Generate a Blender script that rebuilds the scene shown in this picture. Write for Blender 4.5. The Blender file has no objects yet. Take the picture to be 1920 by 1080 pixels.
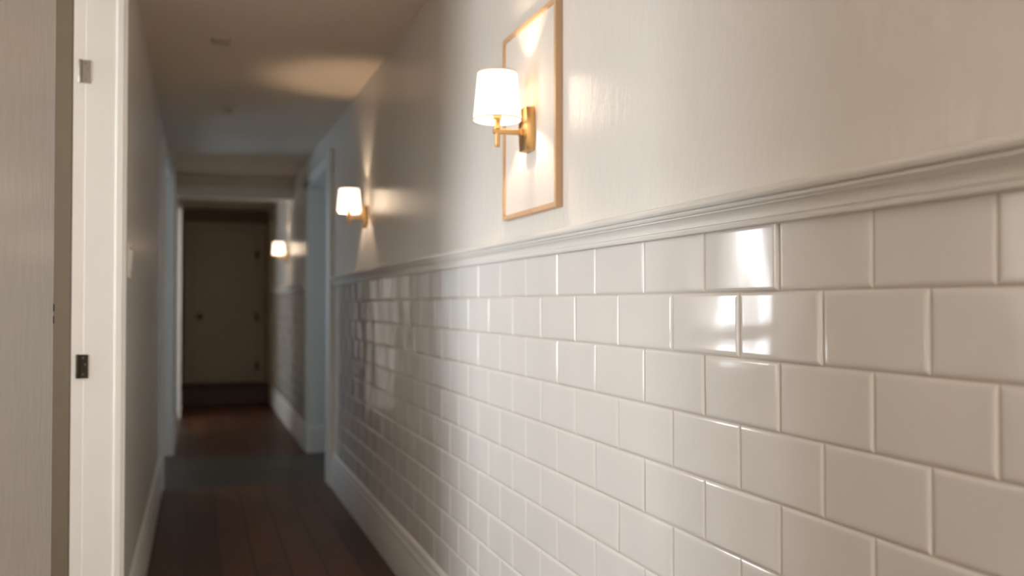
import bpy, bmesh, math, random
from mathutils import Vector
random.seed(7)
S = bpy.context.scene
COL = S.collection
PI = math.pi

# ------------------------------------------------------------------ materials
def lin(c):
    def f(v):
        v /= 255.0
        return v / 12.92 if v <= .04045 else ((v + .055) / 1.055) ** 2.4
    return (f(c[0]), f(c[1]), f(c[2]), 1)

def mat(name, col, rough=.5, metal=0, spec=.5, coat=0, bump=None, var=None, aniso=0, detail=3):
    m = bpy.data.materials.new(name); m.use_nodes = True
    nt = m.node_tree; b = nt.nodes['Principled BSDF']
    b.inputs['Base Color'].default_value = lin(col)
    b.inputs['Roughness'].default_value = rough
    b.inputs['Metallic'].default_value = metal
    b.inputs['Specular IOR Level'].default_value = spec
    b.inputs['Coat Weight'].default_value = coat
    b.inputs['Anisotropic'].default_value = aniso
    tc = nt.nodes.new('ShaderNodeTexCoord')
    if bump:                       # list of (scale, strength, distance, stretch)
        prev = None
        for sc, st, di, stretch in bump:
            mp = nt.nodes.new('ShaderNodeMapping'); mp.inputs['Scale'].default_value = stretch
            nt.links.new(tc.outputs['Object'], mp.inputs['Vector'])
            n = nt.nodes.new('ShaderNodeTexNoise'); n.inputs['Scale'].default_value = sc
            n.inputs['Detail'].default_value = detail
            nt.links.new(mp.outputs[0], n.inputs['Vector'])
            bp = nt.nodes.new('ShaderNodeBump'); bp.inputs['Strength'].default_value = st
            bp.inputs['Distance'].default_value = di
            nt.links.new(n.outputs['Fac'], bp.inputs['Height'])
            if prev: nt.links.new(prev.outputs[0], bp.inputs['Normal'])
            prev = bp
        nt.links.new(prev.outputs[0], b.inputs['Normal'])
    if var:                        # (scale, second colour)
        n = nt.nodes.new('ShaderNodeTexNoise'); n.inputs['Scale'].default_value = var[0]
        nt.links.new(tc.outputs['Object'], n.inputs['Vector'])
        mx = nt.nodes.new('ShaderNodeMix'); mx.data_type = 'RGBA'
        mx.inputs[6].default_value = lin(col); mx.inputs[7].default_value = lin(var[1])
        nt.links.new(n.outputs['Fac'], mx.inputs[0])
        nt.links.new(mx.outputs[2], b.inputs['Base Color'])
    return m

U = (1, 1, 1)
M = {}
M['wall'] = mat('plaster_paint', (224, 219, 212), .245, spec=.55, bump=[(9, .06, .01, (1, 1, 1)), (26, .30, .005, (1, 1.6, .8))])
M['ceil'] = mat('ceiling_paint', (228, 212, 194), .8, spec=.2, bump=[(60, .1, .003, U)])
M['trim'] = mat('white_trim_paint', (224, 221, 215), .30, spec=.5)
M['tile'] = mat('glazed_tile', (226, 222, 217), .08, spec=.5, coat=.3, bump=[(7, .32, .010, (1, 1, .7)), (38, .05, .001, U)], detail=0)
M['grout'] = mat('grout', (198, 188, 176), .9, spec=.1)
M['brass'] = mat('brushed_brass', (200, 162, 110), .34, metal=1, bump=[(120, .08, .0005, (1, 1, .08))])
M['oak'] = mat('light_oak', (212, 176, 138), .45, bump=[(60, .1, .0006, (6, 6, .5))], var=(18, (194, 156, 118)))
M['canvas'] = mat('blank_canvas', (214, 207, 199), .7, spec=.2, bump=[(300, .1, .0004, U)])
M['nickel'] = mat('satin_nickel', (150, 144, 134), .35, metal=.85)
M['bronze'] = mat('dark_bronze', (52, 44, 34), .4, metal=.6)
M['steel_screw'] = mat('screw_steel', (130, 122, 110), .3, metal=.9)
M['taupe'] = mat('taupe_door_paint', (112, 100, 83), .5)
M['white_plastic'] = mat('white_plastic', (230, 224, 214), .35)
M['greige_plastic'] = mat('aged_ceiling_plastic', (196, 182, 164), .5)
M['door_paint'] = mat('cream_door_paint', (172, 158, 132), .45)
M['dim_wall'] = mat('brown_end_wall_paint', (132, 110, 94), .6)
M['glass_bulb'] = mat('bulb_glass', (255, 240, 215), .3)

def shade_mat():
    m = bpy.data.materials.new('linen_shade'); m.use_nodes = True
    nt = m.node_tree; nt.nodes.clear()
    o = nt.nodes.new('ShaderNodeOutputMaterial')
    d = nt.nodes.new('ShaderNodeBsdfDiffuse'); d.inputs[0].default_value = (.86, .80, .70, 1)
    t = nt.nodes.new('ShaderNodeBsdfTranslucent'); t.inputs[0].default_value = (1, .95, .87, 1)
    mx = nt.nodes.new('ShaderNodeMixShader'); mx.inputs[0].default_value = .78
    nt.links.new(d.outputs[0], mx.inputs[1]); nt.links.new(t.outputs[0], mx.inputs[2])
    e = nt.nodes.new('ShaderNodeEmission'); e.inputs[0].default_value = (1, .86, .72, 1); e.inputs[1].default_value = .8
    ad = nt.nodes.new('ShaderNodeAddShader')
    nt.links.new(mx.outputs[0], ad.inputs[0]); nt.links.new(e.outputs[0], ad.inputs[1])
    nt.links.new(ad.outputs[0], o.inputs[0])
    return m
M['shade'] = shade_mat()

def glass_mat():
    m = bpy.data.materials.new('window_glass'); m.use_nodes = True
    nt = m.node_tree; nt.nodes.clear()
    o = nt.nodes.new('ShaderNodeOutputMaterial')
    t = nt.nodes.new('ShaderNodeBsdfTransparent')
    g = nt.nodes.new('ShaderNodeBsdfGlossy'); g.inputs['Roughness'].default_value = .02
    mx = nt.nodes.new('ShaderNodeMixShader')
    mx.inputs[0].default_value = .06; nt.links.new(t.outputs[0], mx.inputs[1]); nt.links.new(g.outputs[0], mx.inputs[2])
    nt.links.new(mx.outputs[0], o.inputs[0])
    return m
M['glass'] = glass_mat()

def plank_mat(name, c1, c2, gap, along_y=True, rough=.42):
    m = bpy.data.materials.new(name); m.use_nodes = True
    nt = m.node_tree; b = nt.nodes['Principled BSDF']
    tc = nt.nodes.new('ShaderNodeTexCoord')
    mp = nt.nodes.new('ShaderNodeMapping')
    mp.inputs['Rotation'].default_value = (0, 0, PI/2 if along_y else 0)
    mp.inputs['Location'].default_value = (.3, .04, 0)
    nt.links.new(tc.outputs['Object'], mp.inputs['Vector'])
    br = nt.nodes.new('ShaderNodeTexBrick')
    br.inputs['Scale'].default_value = 1
    br.inputs['Brick Width'].default_value = 1.15
    br.inputs['Row Height'].default_value = .145
    br.inputs['Mortar Size'].default_value = .0035
    br.inputs['Color1'].default_value = lin(c1); br.inputs['Color2'].default_value = lin(c2)
    br.inputs['Mortar'].default_value = lin(gap)
    br.offset = .37
    nt.links.new(mp.outputs[0], br.inputs['Vector'])
    mp2 = nt.nodes.new('ShaderNodeMapping')
    mp2.inputs['Scale'].default_value = (14, .9, 1) if along_y else (.9, 14, 1)
    nt.links.new(tc.outputs['Object'], mp2.inputs['Vector'])
    n = nt.nodes.new('ShaderNodeTexNoise'); n.inputs['Scale'].default_value = 3; n.inputs['Detail'].default_value = 6
    nt.links.new(mp2.outputs[0], n.inputs['Vector'])
    mx = nt.nodes.new('ShaderNodeMix'); mx.data_type = 'RGBA'; mx.blend_type = 'MULTIPLY'
    mx.inputs[0].default_value = .55
    ra = nt.nodes.new('ShaderNodeMapRange'); ra.inputs[3].default_value = .45; ra.inputs[4].default_value = 1.35
    nt.links.new(n.outputs['Fac'], ra.inputs[0])
    nt.links.new(br.outputs['Color'], mx.inputs[6]); nt.links.new(ra.outputs[0], mx.inputs[7])
    nt.links.new(mx.outputs[2], b.inputs['Base Color'])
    bp = nt.nodes.new('ShaderNodeBump'); bp.inputs['Strength'].default_value = .5; bp.inputs['Distance'].default_value = .002
    bp.invert = True
    nt.links.new(br.outputs['Fac'], bp.inputs['Height'])
    bp2 = nt.nodes.new('ShaderNodeBump'); bp2.inputs['Strength'].default_value = .15; bp2.inputs['Distance'].default_value = .002
    nt.links.new(n.outputs['Fac'], bp2.inputs['Height']); nt.links.new(bp.outputs[0], bp2.inputs['Normal'])
    nt.links.new(bp2.outputs[0], b.inputs['Normal'])
    b.inputs['Roughness'].default_value = rough
    b.inputs['Specular IOR Level'].default_value = .3
    return m
M['floor'] = plank_mat('dark_walnut_planks', (96, 62, 42), (68, 44, 32), (22, 15, 11))
M['floor_cross'] = plank_mat('grey_brown_planks', (74, 62, 52), (56, 48, 41), (22, 18, 15), False, .4)
M['step'] = mat('dark_step_wood', (70, 48, 40), .5)

# ------------------------------------------------------------------ mesh helpers
def box(bm, x0, x1, y0, y1, z0, z1):
    v = [bm.verts.new((x, y, z)) for x in (x0, x1) for y in (y0, y1) for z in (z0, z1)]
    for f in ((0, 1, 3, 2), (4, 6, 7, 5), (0, 4, 5, 1), (2, 3, 7, 6), (0, 2, 6, 4), (1, 5, 7, 3)):
        bm.faces.new([v[i] for i in f])

def prism(bm, pts, axis, a, b):
    """closed 2-D outline pts swept from a to b along an axis ('x','y','z')"""
    def P(u, w, t):
        return {'y': (u, t, w), 'x': (t, u, w), 'z': (u, w, t)}[axis]
    A = [bm.verts.new(P(u, w, a)) for u, w in pts]
    B = [bm.verts.new(P(u, w, b)) for u, w in pts]
    n = len(pts)
    for i in range(n):
        j = (i + 1) % n
        bm.faces.new((A[i], A[j], B[j], B[i]))
    bm.faces.new(A[::-1]); bm.faces.new(B)

def lathe(bm, prof, c, seg=48, closed=False, axis='z'):
    """prof = [(r, h)...] revolved round an axis through c"""
    rings = []
    for r, h in prof:
        ring = []
        for k in range(seg):
            a = 2 * PI * k / seg
            p = {'z': (r*math.cos(a), r*math.sin(a), h), 'x': (h, r*math.cos(a), r*math.sin(a)),
                 'y': (r*math.cos(a), h, r*math.sin(a))}[axis]
            ring.append(bm.verts.new((c[0]+p[0], c[1]+p[1], c[2]+p[2])))
        rings.append(ring)
    m = len(rings)
    for i in range(m if closed else m - 1):
        A, B = rings[i], rings[(i+1) % m]
        for k in range(seg):
            l = (k + 1) % seg
            bm.faces.new((A[k], A[l], B[l], B[k]))
    if not closed:
        bm.faces.new(rings[0][::-1]); bm.faces.new(rings[-1])

def link(name, bm, m, parent=None, bevel=0, smooth=False, kind=None, origin=None, seg=2):
    bmesh.ops.recalc_face_normals(bm, faces=bm.faces)
    if bevel:
        es = [e for e in bm.edges if len(e.link_faces) == 2 and e.calc_face_angle(0) > .6]
        bmesh.ops.bevel(bm, geom=es, offset=bevel, segments=seg, affect='EDGES', profile=.5)
    if smooth:
        for f in bm.faces: f.smooth = True
        for e in bm.edges:
            if len(e.link_faces) == 2 and e.calc_face_angle(0) > .6: e.smooth = False
    if origin is not None:
        bmesh.ops.translate(bm, verts=bm.verts, vec=-Vector(origin))
    me = bpy.data.meshes.new(name); bm.to_mesh(me); bm.free()
    me.materials.append(m)
    o = bpy.data.objects.new(name, me); COL.objects.link(o)
    if origin is not None: o.location = origin
    if parent is not None:
        o.parent = parent
    if kind: o['kind'] = kind
    return o

def struct(name, boxes, m, bevel=0, label=None, parent=None):
    bm = bmesh.new()
    for b in boxes: box(bm, *b)
    o = link(name, bm, m, parent, bevel, kind='structure')
    if label: o['label'] = label
    return o

def thing(name, label, cat, loc, group=None):
    o = bpy.data.objects.new(name, None); COL.objects.link(o)
    o.location = loc; o['label'] = label; o['category'] = cat
    o.empty_display_size = .05
    if group: o['group'] = group
    return o

def sname(name, label):
    """empty for a composite piece of the setting"""
    o = bpy.data.objects.new(name, None); COL.objects.link(o)
    o['kind'] = 'structure'; o['label'] = label; o.empty_display_size = .05
    return o

# ------------------------------------------------------------------ layout (metres; Y runs down the hallway)
XR = .826           # right wall face
XL = -.212          # near left wall face
XF = -.172          # far left wall face
ZC = 2.30           # ceiling
CAMZ = 1.15
YB = -2.2           # wall behind the camera
YE = 11.54          # end wall
XW = 3.2            # right cross room outer wall

# floors
struct('floor', [(-3.6, 3.4, YB-.1, 6.02, -.1, 0)], M['floor'], label='dark walnut plank floor of the near hallway')
struct('floor', [(-3.6, 3.4, 6.02, 7.22, -.1, 0)], M['floor_cross'], label='grey-brown boards laid crosswise at the hallway crossing')
struct('floor', [(-3.6, 3.4, 7.22, YE+.1, -.1, 0)], M['floor'], label='dark walnut plank floor beyond the crossing')

# right wall
JW = .12
RC = 1.29           # below this the wall is set back for the tiles
struct('wall_right', [(XR, XR+JW, YB, 5.98, RC, ZC), (XR+.006, XR+JW, YB, 5.98, 0, RC), (XR, XR+JW, 5.98, 7.19, 2.08, ZC), (XR, XR+JW, 7.19, YE, RC, ZC), (XR+.006, XR+JW, 7.19, YE, 0, RC)],
       M['wall'], label='pale plaster right wall with a doorway opening at the crossing')
# left wall with the near doorway, the little window, the crossing
D0, D1 = 1.583, 2.694        # near doorway
W0, W1, WZ0, WZ1 = 2.80, 3.15, .90, 1.50
LT = .105
xa, xb = XL-LT, XL
struct('wall_left', [(xa, xb, YB, D0, 0, ZC), (xa, xb, D0, D1, 2.12, ZC), (xa, xb, D1, W0, 0, ZC),
                     (xb-.045, xb, W0, W1, 0, WZ0), (xb-.045, xb, W0, W1, WZ1, ZC), (xa, xb, W1, 6.10, 0, ZC),
                     (xa, xb, 6.10, 7.40, 2.12, ZC)],
       M['wall'], label='shaded greige plaster left wall beside the camera')
FO0, FO1 = 8.62, 9.75
struct('wall_left', [(XF-.12, XF, 7.40, FO0, 0, ZC), (XF-.12, XF, FO0, FO1, 2.10, ZC), (XF-.12, XF, FO1, YE, 0, ZC)],
       M['wall'], label='far left plaster wall past the crossing')
# back and end walls
struct('wall_back', [(-.40, 1.0, YB-.1, YB, 0, ZC)], M['wall'])
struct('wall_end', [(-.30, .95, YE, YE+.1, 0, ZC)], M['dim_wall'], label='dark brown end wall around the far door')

struct('ceiling', [(xa, 3.4, YB-.1, YE+.1, ZC, ZC+.1), (-2.5, xa, .5, 2.80, ZC, ZC+.1), (-2.5, xa, 5.9, YE, ZC, ZC+.1)], M['ceil'], label='plain beige painted ceiling running the whole hallway')
# side rooms (only what the openings show)
struct('wall_side_room', [(-2.5, -2.4, .5, 2.85, 0, ZC), (-2.5, xa, .5, .6, 0, ZC), (-2.5, xa, 2.76, 2.80, 0, ZC)],
       M['wall'], label='walls of the side room behind the near left doorway')
struct('wall_left_crossing', [(-1.9, -1.8, 5.9, 8.6, 0, ZC), (-1.9, xa, 5.9, 6.0, 0, ZC), (-1.9, XF-.12, 8.5, 8.6, 0, ZC)],
       M['wall'])
struct('wall_left_alcove', [(-2.3, -2.2, 8.6, 9.9, 0, ZC), (-2.3, XF-.12, 9.85, 9.95, 0, ZC)], M['wall'])
struct('wall_right_crossing', [(XW-.1, XW, 5.5, 7.7, 0, ZC), (XR+JW, XW, 5.5, 5.6, 0, ZC), (XR+JW, XW, 7.6, 7.7, 0, ZC)],
       M['wall'])

# ------------------------------------------------------------------ tiles on the right wall
PITCH = .1066
ZTOP = 1.1706 + PITCH
EVEN = [2.256, 2.037, 1.817, 1.588, 1.365, 1.153, .954, .761]     # joint positions, 0.2 m tiles with slight variation
ev = sorted(EVEN)
while ev[0] > YB: ev.insert(0, ev[0] - .196)
while ev[-1] < YE + .3: ev.append(ev[-1] + .2165)
od = [(a + b) / 2 for a, b in zip(ev[:-1], ev[1:])]

def tile(bm, y0, y1, z0, z1, ty=0, tz=0):
    """one pillow-edged glazed tile; ty / tz lean its face slightly as hand-laid tiles do"""
    g = .0011
    y0 += g; y1 -= g; z0 += g; z1 -= g
    if y1 - y0 < .012: return
    cy, cz = (y0+y1)/2, (z0+z1)/2
    rings = []
    for ins, dep in ((0, .0060), (0, .0032), (.0010, .0018), (.0028, .0008), (.0052, .0002), (.0085, 0)):
        ring = []
        ins = min(ins, (y1-y0)/2.5)
        for (y, z) in ((y0+ins, z0+ins), (y1-ins, z0+ins), (y1-ins, z1-ins), (y0+ins, z1-ins)):
            lean = (y-cy)*ty + (z-cz)*tz - abs(y1-y0)/2*abs(ty) - abs(z1-z0)/2*abs(tz)
            ring.append(bm.verts.new((XR + dep - .0005 + lean * (1 if dep < .005 else 0), y, z)))
        rings.append(ring)
    for A, B in zip(rings[:-1], rings[1:]):
        for k in range(4):
            l = (k+1) % 4
            bm.faces.new((A[k], B[k], B[l], A[l]))
    bm.faces.new(rings[-1][::-1])

def tile_field(name, ya, yb, parent_label):
    bm = bmesh.new()
    for r in range(10):
        z1 = ZTOP - r*PITCH; z0 = z1 - PITCH
        js = ev if r % 2 == 0 else od
        for a, b in zip(js[:-1], js[1:]):
            if b <= ya or a >= yb: continue
            ty, tz = random.gauss(0, .003), random.gauss(0, .003)
            if r == 0 and abs(a - 1.153) < .01: ty, tz = .018, .002
            if r == 1 and abs(a - 1.053) < .02: ty, tz = .018, -.002
            if r == 1 and abs(a - 1.259) < .02: ty, tz = .002, -.004
            if r == 2 and abs(a - 1.153) < .01: ty, tz = .010, -.012
            tile(bm, max(a, ya), min(b, yb), max(z0, .205), z1, ty, tz)
    me_o = link(name, bm, M['tile'], kind='structure')
    me_o['label'] = parent_label
    bm = bmesh.new(); box(bm, XR+.0026, XR+.0065, ya, yb, .20, ZTOP)
    g = link('grout', bm, M['grout'], me_o, kind='structure')
    return me_o
# the plaster behind the tiles sits a few mm back so that the tile faces are flush with the wall above
tile_field('wall_right_tiling', -1.9, 5.80, 'glossy off-white subway tiles in running bond below the chair rail')
tile_field('wall_right_tiling', 7.32, 10.72, 'subway tiles on the right wall beyond the crossing')

# chair rail
RZ = 1.272
rail = [(0, 0), (.010, 0), (.0125, .0012), (.0135, .0045), (.0125, .0075), (.0085, .0088), (.0085, .0104), (.0112, .0115),
        (.0118, .018), (.0138, .0242), (.0180, .0286), (.0205, .0290), (.0205, .0318), (.0255, .0325), (.0270, .0350),
        (.0255, .0375), (.0195, .0387), (.0195, .0405), (.0275, .0410), (.0305, .0450), (.0310, .0490), (.0290, .0530),
        (.0240, .0560), (.0120, .0575), (0, .0580)]
def sweep_wall(name, prof, x, sgn, spans, z, m, label=None):
    bm = bmesh.new()
    for a, b in spans:
        prism(bm, [(x - sgn*o, z+h) for o, h in prof], 'y', a, b)
    o = link(name, bm, m, kind='structure', smooth=True)
    if label: o['label'] = label
    return o
sweep_wall('trim_1', [(-.004, 0)] + rail[1:-1] + [(-.004, .058)], XR, 1, [(YB, 5.80)], RZ, M['trim'], 'moulded white chair rail capping the near tiles')
sweep_wall('trim_2', [(-.004, 0)] + rail[1:-1] + [(-.004, .058)], XR, 1, [(7.32, 10.72)], RZ, M['trim'], 'moulded chair rail beyond the crossing')
base = [(-.002, 0), (.018, 0), (.018, .150), (.0165, .154), (.0165, .160), (.0180, .165), (.0165, .172), (.0125, .180), (.0105, .190),
        (.0115, .197), (.0095, .205), (.004, .212), (-.002, .213)]
baseL = [(max(-.002, o*1.15), h) for o, h in base]
sweep_wall('baseboard_right', base, XR, 1, [(YB, 5.80), (7.32, 10.72)], 0, M['trim'])
sweep_wall('baseboard_left', baseL, XL, -1, [(YB, D0-.002), (D1+.08, 6.03)], 0, M['trim'])
sweep_wall('baseboard_left', baseL, XF, -1, [(7.40, FO0), (FO1+.1, YE)], 0, M['trim'])

# ------------------------------------------------------------------ crossing: casings, header
def casing_prof(w, t=.03):
    return [(0, 0), (t, 0), (t, w*.12), (t*.7, w*.2), (t*.75, w*.75), (t, w*.85), (t, w), (0, w)]
bm = bmesh.new()    # right doorway near-side casing and jamb lining
prism(bm, [(XR+.001, 5.80), (XR-.030, 5.80), (XR-.030, 5.815), (XR-.022, 5.83), (XR-.022, 5.93), (XR-.028, 5.95), (XR-.028, 5.985), (XR+JW+.02, 5.985), (XR+JW+.02, 5.98), (XR+.001, 5.98)], 'z', 0, 2.14)
prism(bm, [(XR+.001, 7.19), (XR+.001, 7.32), (XR-.012, 7.32), (XR-.012, 7.17), (XR+JW+.02, 7.17), (XR+JW+.02, 7.19)], 'z', 0, 2.14)
box(bm, XR-.012, XR+.001, 5.985, 7.32, 2.06, 2.14)
box(bm, XR, XR+JW, 5.985, 7.17, 2.06, 2.08)
o = link('trim_3', bm, M['trim'], kind='structure', bevel=.002); o['label'] = 'white casing around the right doorway at the crossing'
bm = bmesh.new(); box(bm, XR-.016, XR+JW+.02, 7.155, 7.34, 0, .20)
link('plinth_block', bm, M['trim'], o, bevel=.004)
bm = bmesh.new()    # left opening casing
prism(bm, [(XL-.001, 6.03), (XL+.030, 6.03), (XL+.030, 6.045), (XL+.022, 6.06), (XL+.022, 6.09), (XL+.028, 6.115), (XL-LT, 6.115), (XL-LT, 6.10), (XL-.001, 6.10)], 'z', 0, 2.2)
prism(bm, [(XF-.13, 7.385), (XF+.012, 7.385), (XF+.012, 7.50), (XF, 7.50), (XF, 7.40), (XF-.13, 7.40)], 'z', 0, 2.2)
box(bm, XL, XL+.022, 6.10, 7.40, 2.12, 2.2)
o = link('trim_4', bm, M['trim'], kind='structure', bevel=.002); o['label'] = 'white casing around the left opening at the crossing'
bm = bmesh.new(); box(bm, XF-.10, XF+.018, 7.375, 7.53, 0, .20)
link('plinth_block', bm, M['trim'], o, bevel=.004)

bm = bmesh.new()    # header across the hall
box(bm, XF-.02, XR+.02, 8.45, 8.57, 2.115, ZC+.005)
o = link('lintel', bm, M['ceil'], kind='structure'); o['label'] = 'dropped lintel crossing the ceiling before the far hallway'
bm = bmesh.new(); box(bm, XF-.005, XR+.002, 8.425, 8.595, 2.10, 2.19); box(bm, XF-.005, XR+.002, 8.41, 8.61, 2.185, 2.20)
link('lintel_casing', bm, M['trim'], o, bevel=.003)
bm = bmesh.new()    # casing of far left doorway
prism(bm, [(XF-.12, FO1-.012), (XF+.03, FO1-.012), (XF+.03, FO1+.10), (XF-.001, FO1+.10), (XF-.001, FO1), (XF-.12, FO1)], 'z', 0, 2.16)
prism(bm, [(XF-.12, FO0+.012), (XF+.012, FO0+.012), (XF+.012, FO0-.02), (XF-.001, FO0-.02), (XF-.001, FO0), (XF-.12, FO0)], 'z', 0, 2.10)
o = link('trim_5', bm, M['trim'], kind='structure', bevel=.002); o['label'] = 'white casing of the far left doorway'

# ------------------------------------------------------------------ near left doorway: jamb, casing, taupe door, hinges, strike plate
d1 = sname('door_1', 'white door frame in the left foreground with its door swung open into the side room')
bm = bmesh.new()
# far jamb lining, with stop and rabbet, facing the camera
prism(bm, [(XL, D1+.001), (XL, D1-.001), (-.2870, D1-.001), (-.2885, D1+.010), (-.3175, D1+.010), (-.3175, D1+.022), (XL, D1+.022)], 'z', 0, 2.12)
link('jamb', bm, M['trim'], d1, bevel=.0012)
bm = bmesh.new()
prism(bm, [(XL, D1-.004), (XL+.006, D1-.006), (XL+.020, D1-.006), (XL+.024, D1-.002), (XL+.030, D1), (XL+.030, D1+.018), (XL+.024, D1+.026), (XL+.020, D1+.055),
           (XL+.026, D1+.066), (XL+.026, D1+.076), (XL, D1+.076)], 'z', 0, 2.20)
link('casing', bm, M['trim'], d1, bevel=.0008)
bm = bmesh.new(); box(bm, XL, XL+.026, D0, D1, 2.12, 2.20)
link('head_casing', bm, M['trim'], d1, bevel=.0015)
bm = bmesh.new()
box(bm, -1.38, -.3195, 2.7000, 2.738, .012, 2.105)
leaf = link('door_leaf', bm, M['taupe'], d1, bevel=.003)
leaf['label'] = 'taupe door leaf swung open'
bm = bmesh.new()
lathe(bm, [(.0, 0), (.026, 0), (.026, .006), (.010, .010), (.010, .030), (.024, .036), (.029, .048), (.024, .060), (0, .064)], (-1.31, 2.700, .98), 24, axis='y')
for v in bm.verts: v.co.y = 2.700 - (v.co.y - 2.700)
link('knob', bm, M['bronze'], leaf, smooth=True)

def hinge(z, m, ms, h, with_knuckle):
    bm = bmesh.new()
    yf = D1 - .0015
    box(bm, -.297, -.2745, yf-.0018, yf+.003, z-h/2, z+h/2)
    hg = link('hinge', bm, m, d1, bevel=.0006)
    bm = bmesh.new()
    lathe(bm, [(.0, -h/2), (.0052, -h/2), (.0058, -h/2+.002), (.0058, -h/6), (.0052, -h/6+.0008), (.0058, -h/6+.0016), (.0058, h/6), (.0052, h/6+.0008), (.0058, h/6+.0016), (.0058, h/2-.002), (.005, h/2), (0, h/2+.001)],
          (-.3000, yf-.001, z), 20)
    link('hinge_pin', bm, m, hg, smooth=True)
    bm = bmesh.new()
    for dx, dz in ((-.287, .36), (-.282, .08), (-.287, -.33)):
        lathe(bm, [(0, -.0028), (.0020, -.0028), (.0024, -.0022), (.0024, 0), (0, .0)], (dx, yf, z + h*dz), 12, axis='y')
    link('screw', bm, ms, hg)
    return hg
hinge(1.782, M['nickel'], M['steel_screw'], .062, True)['label'] = 'upper hinge in satin nickel'
hinge(.983, M['bronze'], M['steel_screw'], .064, True)['label'] = 'lower hinge in dark bronze'
bm = bmesh.new()    # strike plate lip on the near edge
box(bm, XL-.055, XL-.012, D0-.002, D0+.0016, 1.105, 1.165)
box(bm, XL-.014, XL+.0015, D0-.003, D0+.0030, 1.120, 1.132); box(bm, XL-.014, XL+.0015, D0-.003, D0+.0030, 1.139, 1.151)
sp = link('strike_plate', bm, M['bronze'], d1, bevel=.0004)

# ------------------------------------------------------------------ small window in the left wall, reflected in the tiles
w = sname('window_1', 'small white-framed window in the left wall behind the door casing')
bm = bmesh.new()
for (a, b, c, d) in ((W0, W0+.022, WZ0, WZ1), (W1-.022, W1, WZ0, WZ1), (W0+.02, W1-.02, WZ0, WZ0+.022), (W0+.02, W1-.02, WZ1-.022, WZ1)):
    box(bm, xb-.045, xb-.006, a, b, c, d)
link('frame', bm, M['trim'], w, bevel=.002)
bm = bmesh.new()
box(bm, xb-.035, xb-.015, W0+.02, W1-.02, 1.010, 1.070)
link('glazing_bar', bm, M['trim'], w, bevel=.002)
bm = bmesh.new(); box(bm, xb-.027, xb-.023, W0+.015, W1-.015, WZ0+.015, WZ1-.015)
link('glass', bm, M['glass'], w)

# ------------------------------------------------------------------ end door on its step
struct('step', [(-.20, XR-.002, 10.92, YE, 0, .20)], M['step'], bevel=.008, label='dark wooden step up to the far door')
d2 = sname('door_2', 'closed cream two-panel door at the far end of the hallway')
DX0, DX1, DZ0, DZ1 = -.04, .70, .205, 2.05
bm = bmesh.new()
yf = YE - .012
def panel_door(bm, x0, x1, z0, z1, yf, yb, rails):
    """frame-and-panel door facing -Y: stiles, rails and recessed panels"""
    st = .10
    box(bm, x0, x0+st, yf, yb, z0, z1); box(bm, x1-st, x1, yf, yb, z0, z1)
    zs = [z0] + [r for rr in rails for r in rr] + [z1]
    box(bm, x0+st, x1-st, yf, yb, z0, z0+.16); box(bm, x0+st, x1-st, yf, yb, z1-st, z1)
    for a, b in rails: box(bm, x0+st, x1-st, yf, yb, a, b)
    box(bm, x0+st-.002, x1-st+.002, yf+.012, yb, z0+.1, z1-.05)
panel_door(bm, DX0, DX1, DZ0, DZ1, YE-.030, YE-.001, [(.93, 1.05)])
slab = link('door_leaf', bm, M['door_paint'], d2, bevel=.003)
bm = bmesh.new()
box(bm, DX0-.095, DX0-.006, YE-.036, YE-.001, .20, 2.14); box(bm, DX1+.006, DX1+.095, YE-.036, YE-.001, .20, 2.14)
box(bm, DX0-.095, DX1+.095, YE-.042, YE-.001, DZ1+.006, 2.145)
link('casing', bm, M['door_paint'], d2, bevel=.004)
bm = bmesh.new()
lathe(bm, [(0, 0), (.034, 0), (.034, -.007), (.012, -.012), (.012, -.035), (.030, -.042), (.034, -.056), (.026, -.068), (0, -.071)], (.045, YE-.030, 1.005), 28, axis='y')
link('knob', bm, M['bronze'], slab, smooth=True)
for z in (1.76, .995, .40):
    bm = bmesh.new(); lathe(bm, [(0, -.05), (.011, -.05), (.011, .05), (0, .05)], (DX1+.003, YE-.036, z), 14)
    box(bm, DX1-.016, DX1+.022, YE-.0385, YE-.030, z-.048, z+.048)
    link('hinge', bm, M['bronze'], d2)

# closed door with casing in the right wall beside the step
d3 = sname('door_3', 'closed door in the right wall beside the step')
bm = bmesh.new()
box(bm, XR-.025, XR+.002, 10.72, 10.81, 0, 2.10); box(bm, XR-.025, XR+.002, 11.43, 11.52, 0, 2.10)
box(bm, XR-.030, XR+.002, 10.70, 11.53, 2.01, 2.11)
link('casing', bm, M['door_paint'], d3, bevel=.004)
bm = bmesh.new(); box(bm, XR-.008, XR+.002, 10.81, 11.43, .20, 2.01); box(bm, XR-.014, XR-.006, 10.81, 10.91, .20, 2.01)
box(bm, XR-.014, XR-.006, 11.33, 11.43, .20, 2.01); box(bm, XR-.014, XR-.006, 10.91, 11.33, 1.90, 2.01); box(bm, XR-.014, XR-.006, 10.91, 11.33, .9, 1.02)
link('door_leaf', bm, M['door_paint'], d3, bevel=.002)

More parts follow.
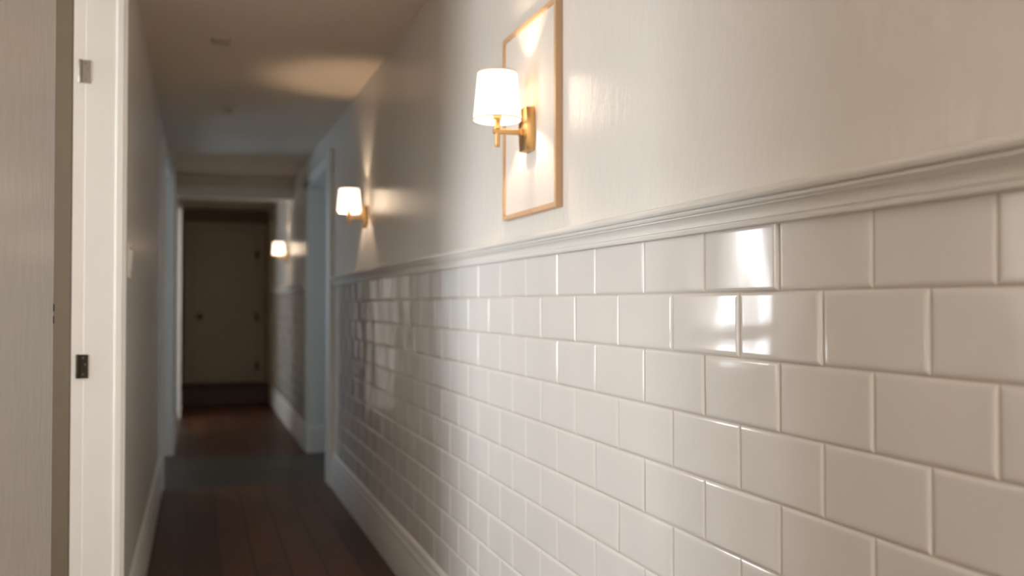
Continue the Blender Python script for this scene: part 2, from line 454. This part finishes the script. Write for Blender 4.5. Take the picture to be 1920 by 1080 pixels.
# ------------------------------------------------------------------ oak-framed blank panel
PY0, PY1, PZ0, PZ1 = 2.003, 2.403, 1.384, 1.890
pf = thing('picture_frame', 'thin light oak frame around a blank cream panel behind the nearest sconce', 'picture frame', (XR, (PY0+PY1)/2, PZ0))
def rel(bm): return bm
bm = bmesh.new()
xo, xi = XR-.018, XR-.0002
bw = .0125
def mitred(bm, y0, y1, z0, z1, w, x0, x1):
    o = [(y0, z0), (y1, z0), (y1, z1), (y0, z1)]; i = [(y0+w, z0+w), (y1-w, z0+w), (y1-w, z1-w), (y0+w, z1-w)]
    V = {}
    for k in range(4):
        for nm, pt in (('o', o[k]), ('i', i[k])):
            for s, x in (('f', x0), ('b', x1)): V[nm, s, k] = bm.verts.new((x, pt[0], pt[1]))
    for k in range(4):
        l = (k+1) % 4
        bm.faces.new((V['o','f',k], V['o','f',l], V['i','f',l], V['i','f',k]))
        bm.faces.new((V['o','b',k], V['i','b',k], V['i','b',l], V['o','b',l]))
        bm.faces.new((V['o','f',k], V['o','b',k], V['o','b',l], V['o','f',l]))
        bm.faces.new((V['i','f',k], V['i','f',l], V['i','b',l], V['i','b',k]))
mitred(bm, PY0, PY1, PZ0, PZ1, bw, xo, xi)
def child(name, bm, m, root, **k):
    bmesh.ops.translate(bm, verts=bm.verts, vec=-root.location)
    return link(name, bm, m, root, **k)
child('frame', bm, M['oak'], pf, bevel=.0008)
bm = bmesh.new(); box(bm, XR-.0120, XR-.0002, PY0+bw-.001, PY1-bw+.001, PZ0+bw-.001, PZ1-bw+.001)
child('panel', bm, M['canvas'], pf)

# ------------------------------------------------------------------ wall sconces
def make_sconce(y, xw, label):
    root = thing('wall_sconce', label, 'wall lamp', (xw, y, 1.60), 'brass wall sconces along the right wall')
    def ch(name, bm, m, parent=None, **k):
        o = link(name, bm, m, parent or root, **k); return o
    # backplate: thick barrel-sided block (outline in Y, Z; thickness along -X)
    bm = bmesh.new()
    H, Wm, We, T = .1135, .0345, .0275, .0235
    pts = []
    n = 10
    for i in range(n+1):
        f = -1 + 2*i/n
        pts.append((Wm - (Wm-We)*f*f, f*H/2))
    for i in range(n+1):
        f = 1 - 2*i/n
        pts.append((-(Wm - (Wm-We)*f*f), f*H/2))
    A = [bm.verts.new((-.0002, u, w_)) for u, w_ in pts]
    B = [bm.verts.new((-T, u*.93, w_*.965)) for u, w_ in pts]
    L = len(pts)
    for i in range(L):
        j = (i+1) % L
        bm.faces.new((A[i], A[j], B[j], B[i]))
    bm.faces.new(A); bm.faces.new(B[::-1])
    ch('backplate', bm, M['brass'], bevel=.0016, smooth=True)
    ax = -.092           # shade axis from the wall side
    za = -.0085          # arm height relative to root
    bm = bmesh.new(); box(bm, ax-.0115, -T+.002, -.0050, .0050, za-.0065, za+.0065)
    arm = ch('arm', bm, M['brass'], bevel=.002)
    bm = bmesh.new(); box(bm, -T-.008, -T+.001, -.0068, .0068, za-.0085, za+.0095)
    ch('arm_collar', bm, M['brass'], arm, bevel=.0015)
    bm = bmesh.new(); lathe(bm, [(0, 0), (.0085, 0), (.0088, .002), (.0080, .004), (.0080, .020), (.0092, .022), (.0092, .024), (.012, .026), (.012, .050), (0, .050)], (ax, 0, za+.006), 28)
    ch('socket', bm, M['brass'], smooth=True)
    bm = bmesh.new(); lathe(bm, [(0, -.034), (.0060, -.034), (.0066, -.0335), (.0067, -.030), (.0062, -.0285), (.0064, -.026), (.0064, 0), (0, 0)], (ax, 0, za-.006), 28)
    ch('finial', bm, M['brass'], smooth=True)
    bm = bmesh.new(); lathe(bm, [(0, 0), (.006, 0), (.010, .006), (.0135, .016), (.0135, .022), (.010, .032), (.004, .037), (0, .0375)], (ax, 0, za+.056), 12)
    bulb = ch('bulb', bm, M['glass_bulb'], smooth=True)
    # shade: tapered drum, open top and bottom, with real thickness
    zb, zt, rb, rt, th = .0205, .140, .0615, .0500, .0012
    bm = bmesh.new()
    lathe(bm, [(rb, zb), (rt, zt), (rt-th, zt), (rb-th, zb)], (ax, 0, 0), 72, closed=True)
    sh = ch('lamp_shade', bm, M['shade'], smooth=True); sh['label'] = 'tapered white linen drum shade'
    for rr, zz in ((rb, zb), (rt, zt)):
        bm = bmesh.new()
        lathe(bm, [(rr+.0008, zz-.0016), (rr+.0012, zz), (rr+.0006, zz+.0018), (rr-.0018, zz+.0018), (rr-.0022, zz), (rr-.0018, zz-.0016)], (ax, 0, 0), 72, closed=True)
        ch('rim', bm, M['rim'], sh, smooth=True)
    # spider holding the shade
    bm = bmesh.new()
    for k in range(3):
        a = k*2*PI/3 + .4
        c, s_ = math.cos(a), math.sin(a)
        v = []
        for (r, off, z) in ((.010, -.0012, 0), (.010, .0012, 0), (rb-.006, .0012, .0), (rb-.006, -.0012, .0)):
            v.append((ax + r*c - off*s_, r*s_ + off*c, za+.052))
        lo = [bm.verts.new((p[0], p[1], p[2]-.001)) for p in v]; hi = [bm.verts.new((p[0], p[1], p[2]+.001)) for p in v]
        for i in range(4):
            j = (i+1) % 4; bm.faces.new((lo[i], lo[j], hi[j], hi[i]))
        bm.faces.new(lo[::-1]); bm.faces.new(hi)
    ch('shade_ring', bm, M['brass'])
    return root
M['rim'] = mat('shade_binding', (226, 200, 172), .7)
gb = M['glass_bulb'].node_tree.nodes['Principled BSDF']
gb.inputs['Emission Color'].default_value = (1, .76, .53, 1); gb.inputs['Emission Strength'].default_value = 620
s1 = make_sconce(2.187, XR-.012, 'nearest brass sconce, mounted over the oak-framed cream panel')
s2 = make_sconce(4.635, XR, 'middle brass sconce with lit white shade on bare wall before the doorway')
s3 = make_sconce(8.82, XR, 'farthest small lit sconce on the wall beyond the crossing')

# ------------------------------------------------------------------ light switch, ceiling fittings
ls = thing('light_switch', 'white light switch plate on the left wall beside the door casing', 'light switch', (XL, 3.235, 1.295))
bm = bmesh.new(); box(bm, 0, .006, -.052, .052, -.056, .056); link('plate', bm, M['white_plastic'], ls, bevel=.002)
bm = bmesh.new()
prism(bm, [(.005, -.034), (.0085, -.034), (.0125, .034), (.005, .034)], 'y', -.014, .040)
link('rocker', bm, M['white_plastic'], ls, bevel=.001)

sd = thing('smoke_detector', 'small square fitting on the near ceiling', 'smoke detector', (.096, 4.12, ZC))
bm = bmesh.new(); box(bm, -.038, .038, -.050, .050, -.012, .002); link('housing', bm, M['greige_plastic'], sd, bevel=.006)
bm = bmesh.new()
for k in range(5): box(bm, -.026, .026, -.034+.016*k, -.028+.016*k, -.0132, -.011)
link('grille', bm, M['greige_plastic'], sd)
sp_ = thing('sprinkler_head', 'tiny round fitting on the ceiling just before the crossing', 'sprinkler', (.178, 5.60, ZC))
bm = bmesh.new(); lathe(bm, [(0, .001), (.026, .001), (.026, -.004), (.018, -.010), (.008, -.012), (.008, -.022), (.014, -.024), (.014, -.027), (0, -.027)], (0, 0, 0), 24)
link('body', bm, M['greige_plastic'], sp_, smooth=True)

# ------------------------------------------------------------------ light
def area(name, loc, rot, sx, sy, w, col, spread=PI):
    l = bpy.data.lights.new(name, 'AREA'); l.shape = 'RECTANGLE'; l.size = sx; l.size_y = sy; l.energy = w; l.color = col; l.spread = spread
    o = bpy.data.objects.new(name, l); COL.objects.link(o); o.location = loc; o.rotation_euler = rot
    return o
def aim(o, target):
    o.rotation_euler = (Vector(target) - o.location).to_track_quat('-Z', 'Y').to_euler()
# daylight from the window of the near side room
a = area('side_room_window_light', (-2.3, 2.18, 1.45), (0, 0, 0), 1.1, 1.5, 52, (.90, .955, 1)); aim(a, (.8, 2.0, 1.4))
w2 = sname('window_2', 'white-framed window of the side room behind the near left doorway')
bm = bmesh.new()
for k in (-.78, -.02, .74): box(bm, -.02, .02, k, k+.04, -.78, .78)
for k in (-.78, -.02, .74): box(bm, -.018, .018, -.74, .74, k, k+.04)
fr = link('frame', bm, M['trim'], w2, bevel=.003)
w2.location = (-2.26, 2.0, 1.45); w2.rotation_euler = (0, 0, 0)
# daylight of the cross rooms
a = area('right_cross_room_window_light', (XW-.15, 6.6, 1.4), (0, 0, 0), 1.4, 1.5, 9.5, (.56, .78, 1)); aim(a, (0, 6.5, 1.1))
a = area('left_cross_room_window_light', (-1.75, 7.6, 1.4), (0, 0, 0), 1.3, 1.5, 27, (.56, .78, 1)); aim(a, (.8, 5.8, 1.1))
a = area('far_left_room_window_light', (-2.0, 9.1, 1.4), (0, 0, 0), .9, 1.5, 14, (.82, .92, 1)); aim(a, (.8, 9.1, 1.3))
# fill light added under the ceiling behind the camera, no fixture there
a = area('rear_fill_light', (.30, -1.3, ZC-.03), (0, 0, 0), 1.0, .6, 34, (1, .96, .91))

pl = area('window_1_sky_portal', (xb-.06, (W0+W1)/2, (WZ0+WZ1)/2), (0, -PI/2, 0), WZ1-WZ0, W1-W0, 1, (1, 1, 1)); pl.data.cycles.is_portal = True
wd = bpy.data.worlds.new('overcast_sky'); S.world = wd; wd.use_nodes = True
wd.node_tree.nodes['Background'].inputs[0].default_value = (.93, .96, 1, 1)
wd.node_tree.nodes['Background'].inputs[1].default_value = 10.0

# ------------------------------------------------------------------ camera
cd = bpy.data.cameras.new('camera'); cam = bpy.data.objects.new('camera', cd); COL.objects.link(cam)
F = 1700
cd.sensor_width = 36; cd.lens = F / 1920 * 36
yaw = math.atan(592 / F); pitch = math.atan(31 / F)
cam.location = (0, 0, CAMZ)
cam.rotation_euler = (PI/2 + pitch, 0, -yaw)
cd.dof.use_dof = True; cd.dof.focus_distance = 1.65; cd.dof.aperture_fstop = 2.5
cd.clip_start = .02
S.camera = cam

S.view_settings.view_transform = 'Standard'; S.view_settings.look = 'None'
S.view_settings.gamma = 1; S.view_settings.use_curve_mapping = False
S.view_settings.exposure = .31
S.cycles.use_denoising = True
S.cycles.use_adaptive_sampling = False
S.cycles.max_bounces = 10; S.cycles.diffuse_bounces = 6
S.cycles.sample_clamp_indirect = 6
